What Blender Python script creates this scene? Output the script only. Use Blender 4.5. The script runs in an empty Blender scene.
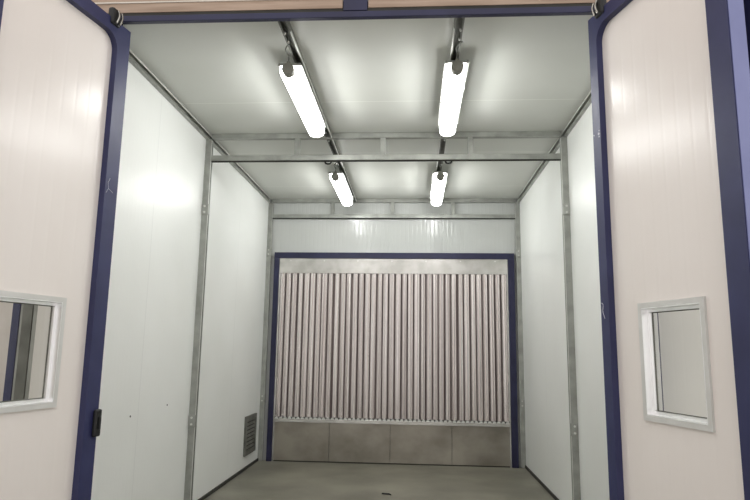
import bpy, bmesh, math, random
from mathutils import Vector, Matrix
random.seed(7)
C = bpy.context.scene.collection
PI = math.pi

# ------------------------------------------------------------------ materials
def new_mat(name):
    m = bpy.data.materials.new(name); m.use_nodes = True
    nt = m.node_tree
    return m, nt, nt.nodes['Principled BSDF']

def srgb(r, g, b):
    f = lambda c: (c/255/12.92) if c/255 <= 0.04045 else ((c/255+0.055)/1.055)**2.4
    return (f(r), f(g), f(b), 1)

def math_node(nt, op, a, b=None):
    n = nt.nodes.new('ShaderNodeMath'); n.operation = op
    for i, v in enumerate((a, b)):
        if v is None: continue
        if isinstance(v, (int, float)): n.inputs[i].default_value = v
        else: nt.links.new(v, n.inputs[i])
    return n.outputs[0]

def obj_coord(nt):
    return nt.nodes.new('ShaderNodeTexCoord').outputs['Object']

def noise_mix(nt, c1, c2, scale=(1, 1, 1), nscale=4, detail=5, lo=.35, hi=.65):
    mp = nt.nodes.new('ShaderNodeMapping'); mp.inputs['Scale'].default_value = scale
    nt.links.new(obj_coord(nt), mp.inputs['Vector'])
    nz = nt.nodes.new('ShaderNodeTexNoise'); nz.inputs['Scale'].default_value = nscale; nz.inputs['Detail'].default_value = detail
    nt.links.new(mp.outputs[0], nz.inputs['Vector'])
    rp = nt.nodes.new('ShaderNodeValToRGB')
    rp.color_ramp.elements[0].position = lo; rp.color_ramp.elements[0].color = c1
    rp.color_ramp.elements[1].position = hi; rp.color_ramp.elements[1].color = c2
    nt.links.new(nz.outputs['Fac'], rp.inputs['Fac'])
    return rp.outputs['Color'], nz.outputs['Fac']

def mat_mottle(name, c1, c2, rough=.5, metal=0, scale=(1, 1, 1), nscale=4, bump=0, lo=.35, hi=.65):
    m, nt, b = new_mat(name)
    col, fac = noise_mix(nt, c1, c2, scale, nscale, 5, lo, hi)
    nt.links.new(col, b.inputs['Base Color'])
    b.inputs['Roughness'].default_value = rough; b.inputs['Metallic'].default_value = metal
    if bump:
        bp = nt.nodes.new('ShaderNodeBump'); bp.inputs['Strength'].default_value = bump; bp.inputs['Distance'].default_value = .01
        nt.links.new(fac, bp.inputs['Height']); nt.links.new(bp.outputs[0], b.inputs['Normal'])
    return m

def mat_panel(name, c1, c2, axis, pitch, rough=.32, strength=.35, joint=None, joint_off=0, joint_dark=.8, spec=.5):
    """coated sandwich panel: fine grooves along one axis, an optional board joint line every `joint` metres"""
    m, nt, b = new_mat(name)
    col, fac = noise_mix(nt, c1, c2, (1, 1, 1), 1.3, 3, .3, .7)
    sep = nt.nodes.new('ShaderNodeSeparateXYZ'); nt.links.new(obj_coord(nt), sep.inputs[0])
    u = sep.outputs[axis]
    out = col
    if joint:
        w = math_node(nt, 'PINGPONG', math_node(nt, 'ADD', u, joint_off), joint/2)
        line = math_node(nt, 'LESS_THAN', w, .005)
        mx = nt.nodes.new('ShaderNodeMix'); mx.data_type = 'RGBA'
        nt.links.new(line, mx.inputs['Factor']); nt.links.new(col, mx.inputs['A'])
        mx.inputs['B'].default_value = tuple(c*joint_dark for c in c2[:3]) + (1,)
        out = mx.outputs['Result']
    nt.links.new(out, b.inputs['Base Color'])
    b.inputs['Roughness'].default_value = rough
    b.inputs['Specular IOR Level'].default_value = spec
    if strength:
        g = math_node(nt, 'PINGPONG', u, pitch/2)
        g = math_node(nt, 'DIVIDE', g, pitch/2)
        g = math_node(nt, 'MINIMUM', math_node(nt, 'MULTIPLY', g, 3.2), 1.0)
        bp = nt.nodes.new('ShaderNodeBump'); bp.inputs['Strength'].default_value = strength; bp.inputs['Distance'].default_value = .004
        nt.links.new(g, bp.inputs['Height']); nt.links.new(bp.outputs[0], b.inputs['Normal'])
    return m

def mat_emit(name, col, s):
    m, nt, b = new_mat(name)
    b.inputs['Base Color'].default_value = (.9, .9, .9, 1)
    b.inputs['Emission Color'].default_value = col; b.inputs['Emission Strength'].default_value = s
    return m

def mat_glass(name):
    m, nt, b = new_mat(name)
    tr = nt.nodes.new('ShaderNodeBsdfTransparent'); tr.inputs[0].default_value = (.86, .88, .86, 1)
    gl = nt.nodes.new('ShaderNodeBsdfGlossy'); gl.inputs['Roughness'].default_value = .03
    lw = nt.nodes.new('ShaderNodeLayerWeight'); lw.inputs['Blend'].default_value = .5
    fr = nt.nodes.new('ShaderNodeMath'); fr.operation = 'MULTIPLY_ADD'
    pw = math_node(nt, 'POWER', lw.outputs['Facing'], 4.0)
    nt.links.new(pw, fr.inputs[0]); fr.inputs[1].default_value = .6; fr.inputs[2].default_value = .05
    mx = nt.nodes.new('ShaderNodeMixShader')
    nt.links.new(fr.outputs[0], mx.inputs[0]); nt.links.new(tr.outputs[0], mx.inputs[1]); nt.links.new(gl.outputs[0], mx.inputs[2])
    nt.links.new(mx.outputs[0], nt.nodes['Material Output'].inputs['Surface'])
    return m

WHITE1, WHITE2 = srgb(232, 234, 230), srgb(238, 240, 237)
M_wall  = mat_panel('side_wall_panel', WHITE1, WHITE2, 'Y', .05, .30, .22, 1.0, .1, .9)
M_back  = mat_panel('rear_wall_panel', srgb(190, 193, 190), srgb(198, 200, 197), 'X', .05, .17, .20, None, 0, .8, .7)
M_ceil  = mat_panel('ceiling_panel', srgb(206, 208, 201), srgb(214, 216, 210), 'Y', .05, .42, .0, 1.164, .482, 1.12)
M_leaf  = mat_panel('door_panel', srgb(238, 231, 225), srgb(243, 237, 232), 'X', .085, .26, .10, None)
M_wing  = mat_panel('facade_panel', srgb(240, 238, 232), srgb(246, 244, 238), 'X', .05, .4, .05, None)
M_shop  = mat_mottle('workshop_wall_paint', srgb(206, 198, 190), srgb(216, 208, 202), .8)
M_floor = mat_mottle('concrete_floor', srgb(104, 102, 90), srgb(134, 131, 118), .42, 0, (1, 1, 1), 1.6, .05)
M_steel = mat_mottle('galvanised_steel', srgb(150, 152, 146), srgb(172, 174, 168), .42, .5, (1, 1, 1), 9)
M_steel_d = mat_mottle('dull_steel', srgb(96, 97, 90), srgb(122, 123, 116), .5, .4, (1, 1, 1), 10)
M_lip   = mat_mottle('bright_steel', srgb(205, 206, 200), srgb(225, 226, 222), .4, .2)
M_blue  = mat_mottle('navy_paint', srgb(42, 45, 84), srgb(50, 54, 95), .46, 0, (1, 1, 1), 5)
M_blue_lit = mat_mottle('lit_navy_paint', srgb(124, 130, 176), srgb(136, 142, 188), .4)  # navy as lit on the leaf ends, brightness put into the colour
M_navyf = mat_mottle('filter_frame_paint', srgb(27, 28, 60), srgb(35, 36, 70), .5, 0, (1, 1, 1), 7)
M_navyd = mat_mottle('dark_navy_paint', srgb(34, 35, 66), srgb(42, 44, 78), .42)
M_zinc  = mat_mottle('filter_zinc', srgb(190, 188, 183), srgb(216, 214, 209), .24, .55, (1, 1, 1), 6)
M_slat  = mat_mottle('oversprayed_zinc', srgb(182, 171, 168), srgb(236, 229, 226), .27, .8, (26, 2, .25), 1.6, 0, .3, .7)
M_rear  = mat_mottle('shaded_dusty_zinc', srgb(118, 104, 100), srgb(152, 140, 136), .5, .3, (6, 6, .3), 2)  # dusty zinc, darkened further for the shade in the slat gaps
M_kick  = mat_mottle('stained_zinc', srgb(132, 127, 117), srgb(170, 164, 153), .34, .65, (1, 1, 1.3), 2.2)
M_black = mat_mottle('black_rubber', srgb(22, 23, 24), srgb(32, 33, 34), .5)
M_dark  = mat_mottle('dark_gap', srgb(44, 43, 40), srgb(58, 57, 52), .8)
M_brown = mat_mottle('brown_board', srgb(160, 138, 120), srgb(186, 164, 146), .7, 0, (.6, 4, 8), 4)
M_cream = mat_mottle('cream_strip', srgb(214, 208, 196), srgb(228, 222, 212), .6)
M_alu   = mat_mottle('window_aluminium', srgb(212, 212, 208), srgb(222, 222, 219), .38, .15, (1, 1, 1), 9)
M_bead  = mat_mottle('polished_aluminium', srgb(246, 246, 246), srgb(252, 252, 252), .28, .75, (1, 1, 1), 9)
M_chrome = mat_mottle('worn_chrome', srgb(150, 146, 138), srgb(190, 188, 182), .25, .9, (1, 1, 1), 30)
M_cap   = mat_mottle('lamp_end_cap', srgb(128, 128, 118), srgb(146, 146, 136), .5, .2)
M_tube  = mat_emit('lamp_tube', (1, 1, .985, 1), 56.0)
def mat_diffuser():
    m, nt, b = new_mat('lamp_diffuser')
    tr = nt.nodes.new('ShaderNodeBsdfTransparent'); em = nt.nodes.new('ShaderNodeEmission'); em.inputs[0].default_value = (1, 1, .99, 1); em.inputs[1].default_value = 24.0
    mx = nt.nodes.new('ShaderNodeMixShader'); mx.inputs[0].default_value = .22
    nt.links.new(tr.outputs[0], mx.inputs[1]); nt.links.new(em.outputs[0], mx.inputs[2])
    nt.links.new(mx.outputs[0], nt.nodes['Material Output'].inputs['Surface']); return m
M_lamp = mat_diffuser()
M_chip  = mat_mottle('bare_scratch', srgb(200, 200, 212), srgb(222, 222, 230), .6)
M_glass = mat_glass('window_glass')

# ------------------------------------------------------------------ mesh helpers
def box(bm, x0, x1, y0, y1, z0, z1, bev=0):
    vs = [bm.verts.new((x, y, z)) for x in (x0, x1) for y in (y0, y1) for z in (z0, z1)]
    fs = [(0, 1, 3, 2), (4, 6, 7, 5), (0, 4, 5, 1), (2, 3, 7, 6), (0, 2, 6, 4), (1, 5, 7, 3)]
    faces = [bm.faces.new([vs[i] for i in f]) for f in fs]
    if bev:
        es = list({e for f in faces for e in f.edges})
        bmesh.ops.bevel(bm, geom=es, offset=bev, segments=2, profile=.5, affect='EDGES')

def prism(bm, pts, axis, a, b):
    """extrude a closed 2D profile along an axis; profile = the two other axes in xyz order"""
    def P(p, t):
        q = [p[0], p[1]]; q.insert('xyz'.index(axis), t); return q
    n = len(pts)
    v0 = [bm.verts.new(P(p, a)) for p in pts]; v1 = [bm.verts.new(P(p, b)) for p in pts]
    bm.faces.new(v0[::-1]); bm.faces.new(v1)
    for i in range(n):
        bm.faces.new((v0[i], v0[(i+1) % n], v1[(i+1) % n], v1[i]))

def ring(bm, outer, inner, axis, a, b):
    """solid frame between two loops with equal point counts"""
    def P(p, t):
        q = [p[0], p[1]]; q.insert('xyz'.index(axis), t); return q
    n = len(outer)
    L = [[bm.verts.new(P(p, t)) for p in lp] for lp in (outer, inner) for t in (a, b)]
    oa, ob, ia, ib = L
    for i in range(n):
        j = (i+1) % n
        for q in ((oa[i], oa[j], ia[j], ia[i]), (ob[i], ib[i], ib[j], ob[j]), (oa[i], ob[i], ob[j], oa[j]), (ia[i], ia[j], ib[j], ib[i])):
            bm.faces.new(q)

def cyl(bm, p0, p1, r, seg=20, r2=None):
    p0, p1 = Vector(p0), Vector(p1); d = p1-p0
    rot = d.to_track_quat('Z', 'Y').to_matrix().to_4x4()
    bmesh.ops.create_cone(bm, cap_ends=True, segments=seg, radius1=r, radius2=r if r2 is None else r2, depth=d.length,
                          matrix=Matrix.Translation((p0+p1)/2) @ rot)

def tube(bm, pts, r, seg=8):
    pts = [Vector(p) for p in pts]
    rings = []
    for i, p in enumerate(pts):
        t = (pts[min(i+1, len(pts)-1)]-pts[max(i-1, 0)]).normalized()
        m = t.to_track_quat('Z', 'Y').to_matrix()
        rings.append([bm.verts.new(p + m @ Vector((r*math.cos(2*PI*k/seg), r*math.sin(2*PI*k/seg), 0))) for k in range(seg)])
    for a, b in zip(rings, rings[1:]):
        for k in range(seg):
            bm.faces.new((a[k], a[(k+1) % seg], b[(k+1) % seg], b[k]))
    bm.faces.new(rings[0][::-1]); bm.faces.new(rings[-1])

def smooth_path(ctrl, n=8):
    c = [Vector(p) for p in ctrl]; c = [c[0]*2-c[1]] + c + [c[-1]*2-c[-2]]
    out = []
    for i in range(1, len(c)-2):
        for k in range(n):
            t = k/n; p0, p1, p2, p3 = c[i-1:i+3]
            out.append(.5*((2*p1)+(p2-p0)*t+(2*p0-5*p1+4*p2-p3)*t*t+(3*p1-p0-3*p2+p3)*t**3))
    out.append(c[-2]); return out

def obj(name, bm, mat, parent=None, smooth=False, autosmooth=None):
    bmesh.ops.recalc_face_normals(bm, faces=bm.faces)
    me = bpy.data.meshes.new(name); bm.to_mesh(me); bm.free()
    me.materials.append(mat)
    if smooth:
        for p in me.polygons: p.use_smooth = True
        if autosmooth: me.set_sharp_from_angle(angle=math.radians(autosmooth))
    o = bpy.data.objects.new(name, me); C.objects.link(o)
    if parent: o.parent = parent
    return o

def tag(o, label, cat, group=None, kind=None):
    o['label'] = label; o['category'] = cat
    if group: o['group'] = group
    if kind: o['kind'] = kind
    return o

def thing(name, label, cat, loc=(0, 0, 0), rotz=0, group=None, kind=None):
    o = bpy.data.objects.new(name, None); C.objects.link(o)
    o.location = loc; o.rotation_euler = (0, 0, rotz); o.empty_display_size = .1
    return tag(o, label, cat, group, kind)

def bxo(name, dims, mat, parent=None, bev=0):
    bm = bmesh.new(); box(bm, *dims, bev=bev); return obj(name, bm, mat, parent)

def dup_tree(root, loc, label):
    r = root.copy(); C.objects.link(r); r.location = loc; r['label'] = label
    for ch in list(root.children):
        c = ch.copy(); C.objects.link(c); c.parent = r
        for g in list(ch.children):
            d = g.copy(); C.objects.link(d); d.parent = c
    return r

# ------------------------------------------------------------------ dimensions (metres)
W, H, D, M, YF = 1.5, 3.047, 7.107, 4.81, 3.0     # half width, height, rear wall, middle frame, front of the booth

# ------------------------------------------------------------------ room shell
tag(bxo('floor', (-6, 6, -3, 9, -.1, 0), M_floor), 'grey concrete floor running through the booth', 'floor', kind='structure')
tag(bxo('ceiling', (-W-.06, W+.06, YF-.02, D+.06, H, H+.06), M_ceil), 'white panel ceiling of the booth with crosswise joints', 'ceiling', kind='structure')
wl = bxo('wall_left', (-W-.06, -W, YF+.1, D+.06, 0, H), M_wall)
tag(wl, 'white ribbed panel wall on the left side, with a low grille', 'wall', kind='structure')
wr = bxo('wall_right', (W, W+.06, YF+.1, D+.06, 0, H), M_wall)
tag(wr, 'white ribbed panel wall on the right side, without a grille', 'wall', kind='structure')
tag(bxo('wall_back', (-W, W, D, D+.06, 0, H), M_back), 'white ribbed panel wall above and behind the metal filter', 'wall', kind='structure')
for s, nm in ((-1, 'left'), (1, 'right')):
    xs = sorted((s*1.44, s*(1.676 if s < 0 else 1.80)))
    tag(bxo('wall_front_'+nm, (xs[0], xs[1], YF+.02, YF+.08, 0, 3.3), M_wing),
        f'pale front panel of the booth seen through the {nm} door window', 'wall', kind='structure')
    xs = sorted((s*(W-.012), s*W))
    tag(bxo('baseboard_'+nm, (xs[0], xs[1], YF+.1, D, 0, .028), M_dark),
        f'dark strip along the foot of the {nm} wall', 'baseboard', kind='structure')
tag(bxo('wall_workshop', (-4.3, -4.2, -1, 9, 0, 4.2), M_shop), 'cream workshop wall glimpsed through the left door window', 'wall', kind='structure')
for yy, zz in ((3.79, 1.2), (4.36, 1.22)):           # screws in the left wall
    bm = bmesh.new(); cyl(bm, (-W-.001, yy, zz-.37), (-W+.003, yy, zz-.37), .006, 10); obj('screw', bm, M_dark, wl)

# ------------------------------------------------------------------ channels
def channel(w, h, t=.003, lip=.010):
    """C section open at the bottom, centred on x, top at z=0"""
    a = w/2
    return [(-a, 0), (a, 0), (a, -h), (a-lip, -h), (a-lip, -h+t), (a-t, -h+t), (a-t, -t), (-a+t, -t), (-a+t, -h+t), (-a+lip, -h+t), (-a+lip, -h), (-a, -h)]

def bolt(parent, p, r=.008, axis=(0, 0, -1)):
    bm = bmesh.new(); p = Vector(p); a = Vector(axis)
    cyl(bm, p-a*.006, p+a*.006, r, 8, r*.7); return obj('bolt', bm, M_lip, parent)

# corner channels where walls meet the ceiling, open to the room
for s, nm in ((-1, 'left'), (1, 'right')):
    t = thing('corner_channel', f'galvanised channel along the corner of ceiling and {nm} wall', 'channel', (s*W, 0, H), kind='structure')
    prof = [(s*q[1]*1.0, q[0]-.026) for q in channel(.052, .026, .003, .009)]
    bm = bmesh.new(); prism(bm, prof, 'y', YF-.02, D-.05); obj('channel', bm, M_steel, t)
    b2 = bmesh.new()
    xs = sorted((-s*.026, -s*.0285)); box(b2, xs[0], xs[1], YF-.02, D-.05, -.011, -.001); obj('lip_edge', b2, M_lip, t)
    b3 = bmesh.new(); box(b3, xs[0], xs[1], YF-.02, D-.05, -.052, -.045); obj('lip_edge', b3, M_steel, t)
    for yy in (3.35, 4.1, 4.6, 5.5, 6.4):
        bolt(t, (-s*.004, yy, -.03), .009, (-s, 0, 0))

# ceiling rails that carry the lights
for x, lab in ((-.455, 'galvanised ceiling rail carrying the two left-hand lights'), (.5, 'galvanised ceiling rail carrying the two right-hand lights')):
    t = thing('ceiling_rail', lab, 'rail', (x, 0, H), group='ceiling rails')
    bm = bmesh.new(); prism(bm, channel(.05, .041), 'y', YF-.02, D-.05); obj('channel', bm, M_steel_d, t)
    sx = 1 if x < 0 else -1
    b2 = bmesh.new(); box(b2, sx*.025-.003, sx*.025+.003, YF+.1, D-.05, -.045, -.034); obj('lip_edge', b2, M_lip, t)
    for yy in (3.12, 3.22, 4.62, 4.70, 4.9, 7.0):
        bolt(t, (-sx*.012, yy, -.041))

# ------------------------------------------------------------------ steel portal frames
def portal(y, name, label, n_conn, lowz):
    t = thing(name, label, 'frame', (0, y, 0))
    tb = .046
    for s in (-1, 1):
        xs = sorted((s*W, s*(W-.05)))
        bm = bmesh.new()
        prof = [(q[0], -q[1]) for q in channel(.05, .05, .003, .012)]
        # open side faces the middle of the booth
        prof = [(s*W - s*q[1], q[0]+.025) for q in prof]
        prism(bm, prof, 'z', 0, H-.05); po = obj('post', bm, M_steel, t)
        b2 = bmesh.new(); xa = sorted((s*(W-.05), s*(W-.052))); box(b2, xa[0], xa[1], -.001, .011, .01, H-.06); obj('lip_edge', b2, M_lip, po)
        for z in (2.39, .69):
            b = bmesh.new(); xb = sorted((s*(W-.002), s*(W-.058))); box(b, xb[0], xb[1], -.012, .01, z-.045, z+.045, .004)
            cl = obj('splice_clamp', b, M_steel, po)
            for dz in (-.025, .025):
                b = bmesh.new(); cyl(b, (s*(W-.028), -.012, z+dz), (s*(W-.028), -.02, z+dz), .009, 6); obj('bolt', b, M_lip, t)
    b = bmesh.new(); box(b, -W+.05, W-.05, 0, tb, H-tb, H-.001, .003); obj('top_rail', b, M_steel, t)
    b = bmesh.new(); box(b, -W+.05, W-.05, 0, tb, lowz, lowz+tb, .003); obj('lower_rail', b, M_steel, t)
    b = bmesh.new(); box(b, -W+.05, W-.05, .01, tb-.004, lowz-.004, lowz, 0); obj('rail_dark_edge', b, M_dark, t)  # dark strip along the underside of the lower rail
    for x in n_conn:
        b = bmesh.new(); box(b, x-.022, x+.022, .004, tb-.004, lowz+tb, H-tb, .002); obj('connector', b, M_steel, t)
    return t
MF = portal(M, 'portal_frame', 'galvanised steel frame across the middle of the booth with double top rail', (-.72, 0, .72), 2.81)
portal(D-.05, 'portal_frame', 'galvanised steel frame against the rear wall above the metal filter', (-.72, 0, .72), 2.81)

# ------------------------------------------------------------------ rear exhaust filter
ft = thing('exhaust_filter', 'oversprayed metal baffle filter filling the rear wall inside a navy frame', 'filter', (0, D, 0))
# local y: negative is towards the camera
FXL, FXR = 1.398, 1.420
b = bmesh.new(); box(b, -FXL, FXR, -.07, -.002, 2.318, 2.388, .003); fb = obj('frame_beam', b, M_navyf, ft)
for s in (-1, 1):
    FX = FXL if s < 0 else FXR; PW = .060 if s < 0 else .074
    xs = sorted((s*FX, s*(FX-PW))); b = bmesh.new(); box(b, xs[0], xs[1], -.07, -.002, 0, 2.318, .003); po = obj('frame_post', b, M_navyf, ft)
    b = bmesh.new(); xs = sorted((s*(FX-PW), s*(FX-PW-.02))); box(b, xs[0], xs[1], -.05, -.002, .0, 2.318, .002); obj('side_flange', b, M_zinc, ft)
b = bmesh.new(); box(b, -1.322, 1.333, -.058, -.03, 2.14, 2.318, .002); ts = obj('top_plate', b, M_zinc, ft)
for x in [-1.2, -.8, -.4, 0, .4, .8, 1.2]:
    b = bmesh.new(); cyl(b, (x, -.058, 2.29), (x, -.062, 2.29), .007, 8); obj('rivet', b, M_steel, ts)
# corrugated baffles : half-round slats in two staggered layers
xa, xb = -1.322, 1.333
n = 37; pitch = (xb-xa)/n
bm = bmesh.new()
def half_round(bm, cx, yb, r, depth, z0, z1, t=.002, seg=10, flip=1):
    pts = []
    for k in range(seg+1):
        a = PI*k/seg; pts.append((cx-r*math.cos(a), yb-flip*depth*math.sin(a)))
    for k in range(seg, -1, -1):
        a = PI*k/seg; pts.append((cx-(r-t)*math.cos(a), yb-flip*(depth-t)*math.sin(a)))
    prism(bm, pts, 'z', z0, z1)
def slat_profile(cx, w, yf, d, t=.002):
    # slightly crowned face with two raised edges and returns to the rear
    h = w/2
    out = [(-h, yf+d), (-h, yf+.004), (-h+.003, yf), (-h+.009, yf+.0005), (-h+.013, yf+.003), (0, yf+.001), (h-.013, yf+.003), (h-.009, yf+.0005), (h-.003, yf), (h, yf+.004), (h, yf+d)]
    inn = [(h-t, yf+d), (h-t, yf+.006), (0, yf+.005), (-h+t, yf+.006), (-h+t, yf+d)]
    return [(cx+p[0], p[1]) for p in out+inn]
for i in range(n):
    cx = xa+pitch*(i+.5) + random.uniform(-.004, .004)
    prism(bm, slat_profile(cx, pitch*random.uniform(.70, .86), -.054 + random.uniform(-.003, .003), .018), 'z', .47, 2.15)
for i in range(1, n):
    pass
slats = obj('baffle_screen', bm, M_slat, ft)
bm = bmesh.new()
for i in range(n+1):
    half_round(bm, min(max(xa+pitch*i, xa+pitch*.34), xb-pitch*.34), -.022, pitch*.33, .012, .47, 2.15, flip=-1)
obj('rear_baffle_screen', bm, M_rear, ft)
# trough with a scalloped lip
b = bmesh.new(); box(b, xa, xb, -.064, -.056, .432, .470, .001); box(b, xa, xb, -.056, -.004, .432, .438)
tr = obj('trough', b, M_zinc, ft)
bm = bmesh.new(); nt_ = 54; tp = (xb-xa)/nt_
for i in range(nt_):
    x0 = xa+i*tp
    prism(bm, [(x0+.004, .468)]+[(x0+.004+(tp-.008)*(.5-.5*math.cos(PI*k/6)), .468+.024*math.sin(PI*k/6)) for k in range(1, 6)]+[(x0+tp-.004, .468)], 'y', -.063, -.058)
obj('scalloped_lip', bm, M_lip, tr)
b = bmesh.new(); box(b, xa, xb, -.0575, -.0555, .470, .490); obj('lip_shade_strip', b, M_dark, tr)  # dark strip painted as the shade behind the scalloped lip
for x0, x1 in ((xa, -.69), (-.69, 0), (0, .69), (.69, xb)):
    b = bmesh.new(); box(b, x0+.0015, x1-.0015, -.05, -.02, .012, .432, .002); obj('kick_plate', b, M_kick, ft)
b = bmesh.new(); box(b, xa, xb, -.048, -.004, 0, .012); obj('bottom_gap_strip', b, M_dark, ft)
b = bmesh.new(); box(b, xa, xb, -.006, -.001, .012, 2.318); obj('backing_plate', b, M_dark, ft)

# ------------------------------------------------------------------ low grille in the left wall
vt = thing('vent_grille', 'small rectangular metal vent grille low on the left wall near the rear', 'vent', (-W, 6.655, .345))
bm = bmesh.new()
ring(bm, [(-.215, -.2), (.215, -.2), (.215, .2), (-.215, .2)], [(-.17, -.155), (.17, -.155), (.17, .155), (-.17, .155)], 'x', 0, .02)
obj('frame', bm, M_steel_d, vt)
bm = bmesh.new()
for k in range(8):
    z = -.14+.04*k; prism(bm, [(.002, z+.024), (.006, z+.026), (.016, z+.002), (.012, z)], 'y', -.17, .17)
obj('louvres', bm, M_steel_d, vt)
bxo('backing', (.0005, .002, -.17, .17, -.155, .155), M_dark, vt)

# ------------------------------------------------------------------ ceiling lights
def rounded_box_profile(w, z0, z1, r, seg=5):
    pts = []
    for cx, cz, a0 in ((w/2-r, z1-.004, 0), (-w/2+r, z1-.004, 90), (-w/2+r, z0+r, 180), (w/2-r, z0+r, 270)):
        rr = r if cz == z0+r else .004
        c = cx if rr == r else (cx+(r-.004)*(1 if cx > 0 else -1))
        for k in range(seg+1):
            a = math.radians(a0+90*k/seg); pts.append((c+rr*math.cos(a), cz+rr*math.sin(a)))
    return pts
LZ = 2.878; LL = 1.05
def make_light(x, y, label):
    t = thing('linear_light', label, 'light', (x, y, LZ), group='ceiling lights')    # origin: underside, near end
    bm = bmesh.new(); prism(bm, rounded_box_profile(.118, 0, .074, .034), 'y', 0, LL)
    es = [e for e in bm.edges if abs(e.verts[0].co.y-e.verts[1].co.y) < 1e-6 and (abs(e.verts[0].co.y) < 1e-6 or abs(e.verts[0].co.y-LL) < 1e-6)]
    bmesh.ops.bevel(bm, geom=es, offset=.012, segments=3, profile=.5, affect='EDGES')
    df = obj('diffuser', bm, M_lamp, t, True, 60)
    bm = bmesh.new(); cyl(bm, (0, .03, .034), (0, LL-.03, .034), .013, 12); obj('fluorescent_tube', bm, M_tube, df, True, 60)
    bm = bmesh.new(); prism(bm, [(-.074, .0745), (-.066, .092), (.066, .092), (.074, .0745)], 'y', .0, LL); hs = obj('housing', bm, M_steel, t)
    for yy in (.2, LL-.2):
        bm = bmesh.new(); box(bm, -.02, .02, yy-.02, yy+.02, .092, H-.041-LZ, .002); obj('hanger_clip', bm, M_steel, t)
    for y0, y1 in ((-.055, .002), (LL-.002, LL+.045)):
        bm = bmesh.new(); cyl(bm, (0, y0, .031), (0, y1, .031), .037, 24); 
        bmesh.ops.bevel(bm, geom=[e for e in bm.edges if len(e.link_faces) == 2 and e.calc_face_angle(0) > 1], offset=.005, segments=2, affect='EDGES')
        cp = obj('end_cap', bm, M_cap, t, True, 40)
        if y0 < 0:
            bm = bmesh.new(); cyl(bm, (0, -.03, .066), (0, -.03, .084), .012, 6); obj('cable_gland', bm, M_cap, cp)
    bm = bmesh.new(); tube(bm, smooth_path([(0, -.03, .08), (0, -.032, .12), (-.004, -.05, .122), (-.006, -.10, .124), (.02, -.16, .126)], 6), .0045)
    obj('supply_cable', bm, M_steel_d, t, True)
    for sx, yy in ((1, .97), (1, .35), (-1, .6)):
        bm = bmesh.new(); box(bm, *sorted((sx*.060, sx*.078)), yy-.012, yy+.012, .066, .086, .002); obj('latch_clip', bm, M_steel, t)
    return t
LA = make_light(-.495, 3.40, 'lit white tube light on the left ceiling rail, nearer the doors')
dup_tree(LA, (.510, 3.40, LZ), 'lit white tube light on the right ceiling rail, nearer the doors')
LC = dup_tree(LA, (-.505, 5.68, LZ), 'lit white tube light on the left ceiling rail, nearer the rear filter')
LD = dup_tree(LA, (.510, 5.68, LZ), 'lit white tube light on the right ceiling rail, nearer the rear filter')
for x0, sx in ((-.435, -1), (.515, 1)):          # dark cable hooks behind the lower rail of the middle frame
    bm = bmesh.new()
    tube(bm, smooth_path([(x0, .055, 2.852), (x0, .056, 2.815), (x0+sx*.012, .056, 2.797), (x0+sx*.035, .056, 2.795), (x0+sx*.052, .056, 2.806), (x0+sx*.058, .056, 2.85)], 6), .0075)
    obj('cable_hook', bm, M_black, MF, True)

# ------------------------------------------------------------------ front opening: navy frame, boards above
of = thing('opening_frame', 'navy steel frame around the booth opening, with a short post above the header', 'frame', (0, YF, 0), kind='structure')
b = bmesh.new(); box(b, -1.86, 1.86, -.062, -.03, 2.992, 3.026, .003); obj('header_beam', b, M_navyd, of)
for s in (-1, 1):
    xs = sorted((s*1.375, s*1.44)); b = bmesh.new(); box(b, xs[0], xs[1], .02, .1, 0, 3.02, .003); obj('jamb_post', b, M_blue, of)
b = bmesh.new(); box(b, -.118, .010, -.062, .0, 3.030, 3.5, .003); obj('upper_post', b, M_navyd, of)
bxo('shadow_line_strip', (-1.86, 1.86, -.055, .02, 3.026, 3.044), M_dark, of)  # dark strip standing for the shadow line between header and boards
for x0, x1, lab in ((-1.86, -.122, 'brown board above the opening, left of the short navy post'), (.014, 1.86, 'brown board above the opening, right of the short navy post')):
    t = thing('fascia_board', lab, 'board', (0, YF, 0))
    b = bmesh.new(); box(b, x0, x1, -.058, -.022, 3.046, 3.100, .002); obj('lower_board', b, M_brown, t)
    b = bmesh.new(); box(b, x0, x1, -.062, -.022, 3.100, 3.108, .001); obj('ledge_strip', b, M_cream, t)
    b = bmesh.new(); box(b, x0, x1, -.050, -.022, 3.108, 3.5, .002); obj('upper_sheet', b, M_brown, t)
# outer posts beyond the left wing, seen through the door window
op = thing('outer_post', 'navy outer post seen through the left door window', 'post', (0, YF+.05, 0), kind='structure')
bxo('post', (-1.812, -1.772, -.03, .05, 0, 3.0), M_blue, op, .003)
sp = thing('outer_post', 'grey steel outer post beside the navy one in left door window', 'post', (0, YF+.05, 0), kind='structure')
bxo('post', (-1.756, -1.702, -.03, .05, 0, 3.0), M_steel_d, sp, .003)
bxo('side_flange', (-1.770, -1.757, -.025, .05, 0, 3.0), M_steel, sp, .002)
bxo('side_flange', (-1.701, -1.680, -.025, .05, 0, 3.0), M_steel, sp, .002)

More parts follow.
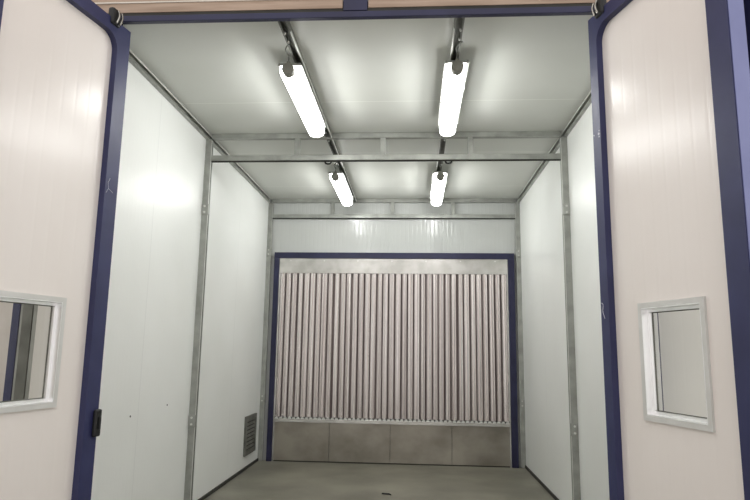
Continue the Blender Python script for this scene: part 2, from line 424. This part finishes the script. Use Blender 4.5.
# ------------------------------------------------------------------ door leaves
def rrect(x0, x1, z0, z1, r, seg=8):
    pts = []
    for cx, cz, a0 in ((x1-r, z1-r, 0), (x0+r, z1-r, 90), (x0+r, z0+r, 180), (x1-r, z0+r, 270)):
        for k in range(seg+1):
            a = math.radians(a0+90*k/seg); pts.append((cx+r*math.cos(a), cz+r*math.sin(a)))
    return pts
def outer_like(x0, x1, z0, z1, seg=8):
    """square-cornered loop with the same point count as rrect"""
    pts = []
    for cx, cz in ((x1, z1), (x0, z1), (x0, z0), (x1, z0)):
        pts += [(cx, cz)]*(seg+1)
    return pts
def frame_with_round_opening(bm, x0, x1, z0, z1, sl, sr, st, sb, r, ya, yb):
    inner = rrect(x0+sl, x1-sr, z0+sb, z1-st, r)
    # outer loop: project corner arc points to the square outline
    outer = []
    seg = 8
    for ci, (cx, cz) in enumerate(((x1, z1), (x0, z1), (x0, z0), (x1, z0))):
        for k in range(seg+1):
            ix, iz = inner[ci*(seg+1)+k]
            f = k/seg
            if ci == 0:   p = (x1, iz+(z1-iz)*min(1, 2*f)) if f <= .5 else (ix+(x1-ix)*min(1, 2*(1-f)), z1)
            elif ci == 1: p = (ix+(x0-ix)*min(1, 2*f), z1) if f <= .5 else (x0, iz+(z1-iz)*min(1, 2*(1-f)))
            elif ci == 2: p = (x0, iz+(z0-iz)*min(1, 2*f)) if f <= .5 else (ix+(x0-ix)*min(1, 2*(1-f)), z0)
            else:         p = (ix+(x1-ix)*min(1, 2*f), z0) if f <= .5 else (x1, iz+(z0-iz)*min(1, 2*(1-f)))
            outer.append(p)
    ring(bm, outer, inner, 'y', ya, yb)

def make_leaf(name, label, P, ang, b_side, s0, stile, s1, z1, win):
    """local X from hinge to free edge, local Y away from the booth axis when b_side=+1"""
    a = math.radians(ang)
    d = Vector((math.sin(a), -math.cos(a)))
    t = thing(name, label, 'door', (P[0], P[1], 0), math.atan2(d.y, d.x), kind='structure')
    T = .075; z0 = .02; B = b_side
    bm = bmesh.new()
    frame_with_round_opening(bm, s0, s1, z0, z1, stile, .10, .072, .09, .085, *sorted((0, B*T)))
    fr = obj('leaf_frame', bm, M_blue, t)
    bm = bmesh.new(); box(bm, s1, s1+.004, *sorted((B*.004, B*(T-.004))), z0+.01, z1-.004, .001); obj('lit_edge_strip', bm, M_blue_lit, t)  # paler strip added to paint the light on the leaf's end face
    rec = .033
    w0, w1, wz0, wz1 = win
    bm = bmesh.new()
    ix0, ix1, iz0, iz1 = s0+stile-.004, s1-.10+.004, z0+.086, z1-.068
    o4 = [(ix0, iz0), (ix1, iz0), (ix1, iz1), (ix0, iz1)]
    h = .022
    i4 = [(w0+h, wz0+h), (w1-h, wz0+h), (w1-h, wz1-h), (w0+h, wz1-h)]
    # trim panel corners under the rounded frame
    ring(bm, o4, i4, 'y', *sorted((B*rec, B*(T-.012))))
    obj('door_panel', bm, M_leaf, t)
    # window
    bm = bmesh.new()
    o4 = [(w0, wz0), (w1, wz0), (w1, wz1), (w0, wz1)]
    q = .026; i4 = [(w0+q, wz0+q), (w1-q, wz0+q), (w1-q, wz1-q), (w0+q, wz1-q)]
    yf = rec-.010
    ring(bm, o4, [(w0+h, wz0+h), (w1-h, wz0+h), (w1-h, wz1-h), (w0+h, wz1-h)], 'y', *sorted((B*yf, B*(rec+.001))))
    wf = obj('window_frame', bm, M_alu, t)
    bm = bmesh.new()
    ring(bm, [(w0+h, wz0+h), (w1-h, wz0+h), (w1-h, wz1-h), (w0+h, wz1-h)], i4, 'y', *sorted((B*(rec-.0095), B*(rec+.034))))
    q2 = .040; i5 = [(w0+q2, wz0+q2), (w1-q2, wz0+q2), (w1-q2, wz1-q2), (w0+q2, wz1-q2)]
    ring(bm, i4, i5, 'y', *sorted((B*(rec+.018), B*(rec+.034))))
    obj('glazing_bead', bm, M_bead, wf)
    bm = bmesh.new(); bm.faces.new([bm.verts.new((px, B*(rec+.0347), pz)) for px, pz in ((w0+q, wz0+q), (w1-q, wz0+q), (w1-q, wz1-q), (w0+q, wz1-q))])
    obj('window_pane', bm, M_glass, wf)
    # dark ring painted for the reveal's shadow around the pane
    bm = bmesh.new(); q3 = .044
    i6 = [(w0+q3, wz0+q3), (w1-q3, wz0+q3), (w1-q3, wz1-q3), (w0+q3, wz1-q3)]
    ring(bm, i5, i6, 'y', *sorted((B*(rec+.030), B*(rec+.0344)))); obj('pane_shade_ring', bm, M_steel_d, wf)
    # pivot hinge on top of the leaf: plate, collar and pin
    bm = bmesh.new(); box(bm, -.04, .05, *sorted((B*.012, B*.07)), z1, z1+.008, .002); hg = obj('pivot_hinge', bm, M_black, t)
    bm = bmesh.new(); cyl(bm, (0, B*.04, z1+.008), (0, B*.04, z1+.05), .022, 20); cyl(bm, (0, B*.04, z1+.018), (0, B*.04, z1+.032), .03, 20)
    obj('hinge_collar', bm, M_chrome, hg, True, 40)
    bm = bmesh.new(); box(bm, .035, .105, *sorted((-B*.014, B*.02)), z1-.035, z1+.055, .010); br = obj('hinge_bracket', bm, M_black, hg)
    for ds in (.052, .078):
        bm = bmesh.new(); tube(bm, smooth_path([(ds-.014, -B*.014, z1+.050), (ds-.008, -B*.026, z1+.01), (ds+.004, -B*.022, z1-.03)], 5), .0055); obj('hinge_spring', bm, M_chrome, hg, True)
    return t

PL, PR = (-1.304, 2.93), (1.165, 2.93)
d1 = make_leaf('door_1', 'cream door leaf with navy frame, small window and black latch, opened to the left', PL, -10, -1, -.065, .096, .84, 2.96, (.195, .625, .985, 1.482))
# latch
bm = bmesh.new(); box(bm, -.068, -.024, .0005, .022, .825, .955, .008); lt = obj('latch', bm, M_black, d1)
bm = bmesh.new(); box(bm, -.05, -.04, .022, .034, .86, .92, .004); obj('latch_lever', bm, M_black, lt)
d2 = make_leaf('door_2', 'cream door leaf with navy frame and small window, opened to the right, without latch', PR, 16, 1, -.039, .064, .845, 2.96, (.205, .60, .985, 1.482))
# second leaf folded flat behind the right one
a = math.radians(16); dv = Vector((math.sin(a), -math.cos(a))); nv = Vector((-dv.y, dv.x))
pf = Vector(PR)+nv*.125
d3 = thing('door_3', 'navy framed door leaf folded behind the right leaf, only its edge showing', 'door', (pf.x, pf.y, 0), math.atan2(dv.y, dv.x), kind='structure')
bm = bmesh.new(); frame_with_round_opening(bm, .02, .86, .02, 2.96, .09, .09, .072, .09, .085, 0, .07); obj('leaf_frame', bm, M_blue, d3)
bm = bmesh.new(); ring(bm, [(.105, .10), (.775, .10), (.775, 2.89), (.105, 2.89)], [(.12, .92), (.76, .92), (.76, 1.54), (.12, 1.54)], 'y', .02, .05)
obj('door_panel', bm, M_leaf, d3)
bm = bmesh.new(); ring(bm, [(.112, .91), (.768, .91), (.768, 1.55), (.112, 1.55)], [(.125, .925), (.755, .925), (.755, 1.535), (.125, 1.535)], 'y', .015, .055)
obj('window_frame', bm, M_alu, d3)

# scratches and chipped paint on the navy stiles
bm = bmesh.new(); tube(bm, [(.0, .0012, 2.115), (.012, .0012, 2.09), (.006, .0012, 2.06), (-.03, .0012, 2.045)], .0009, 5); tube(bm, [(.006, .0012, 2.06), (.022, .0012, 2.035)], .0008, 5)
obj('paint_scratch', bm, M_chip, d1)
bm = bmesh.new(); tube(bm, smooth_path([(-.03, -.0012, 1.50), (-.018, -.0012, 1.49), (-.022, -.0012, 1.46), (-.008, -.0012, 1.425)], 5), .0016, 5); obj('paint_scratch', bm, M_chip, d2)
bm = bmesh.new()
for ds, z, r in ((.012, 2.33, .007), (.016, 2.345, .004), (.014, 2.315, .004), (-.03, 2.335, .004)):
    cyl(bm, (ds, .001, z), (ds, -.0015, z), r, 8)
obj('paint_chip', bm, M_chip, d2)

# a dark scrap on the floor in front of the filter
bm = bmesh.new(); tube(bm, smooth_path([(-.035, .01, .006), (0, -.006, .008), (.03, -.002, .006), (.045, -.03, .006)], 6), .006, 6)
tag(obj('rubber_scrap', bm, M_black, None, True), 'small dark curved scrap lying on the concrete floor', 'scrap').location = (.02, 5.63, 0)

# ------------------------------------------------------------------ camera
cam = bpy.data.cameras.new('camera'); co = bpy.data.objects.new('camera', cam); C.objects.link(co)
yaw, pitch, roll = 0.0656, 0.1619, 0.0149
F = Vector((-math.sin(yaw)*math.cos(pitch), math.cos(yaw)*math.cos(pitch), math.sin(pitch)))
R = Vector((math.cos(yaw), math.sin(yaw), 0)); U = R.cross(F)
R2 = R*math.cos(roll)+U*math.sin(roll); U2 = U*math.cos(roll)-R*math.sin(roll)
m = Matrix((R2, U2, -F)).transposed().to_4x4(); m.translation = (0.2625, 0, 1.2672)
co.matrix_world = m
cam.sensor_fit = 'HORIZONTAL'; cam.sensor_width = 36; cam.lens = 606.06*36/750
cam.clip_start = .05
bpy.context.scene.camera = co

# ------------------------------------------------------------------ light
w = bpy.data.worlds.new('world'); bpy.context.scene.world = w; w.use_nodes = True
bg = w.node_tree.nodes['Background']; bg.inputs['Color'].default_value = (1.0, .96, .94, 1); bg.inputs['Strength'].default_value = 1.15
vs = bpy.context.scene.view_settings
vs.view_transform = 'Standard'; vs.look = 'None'; vs.exposure = 0; vs.gamma = 1
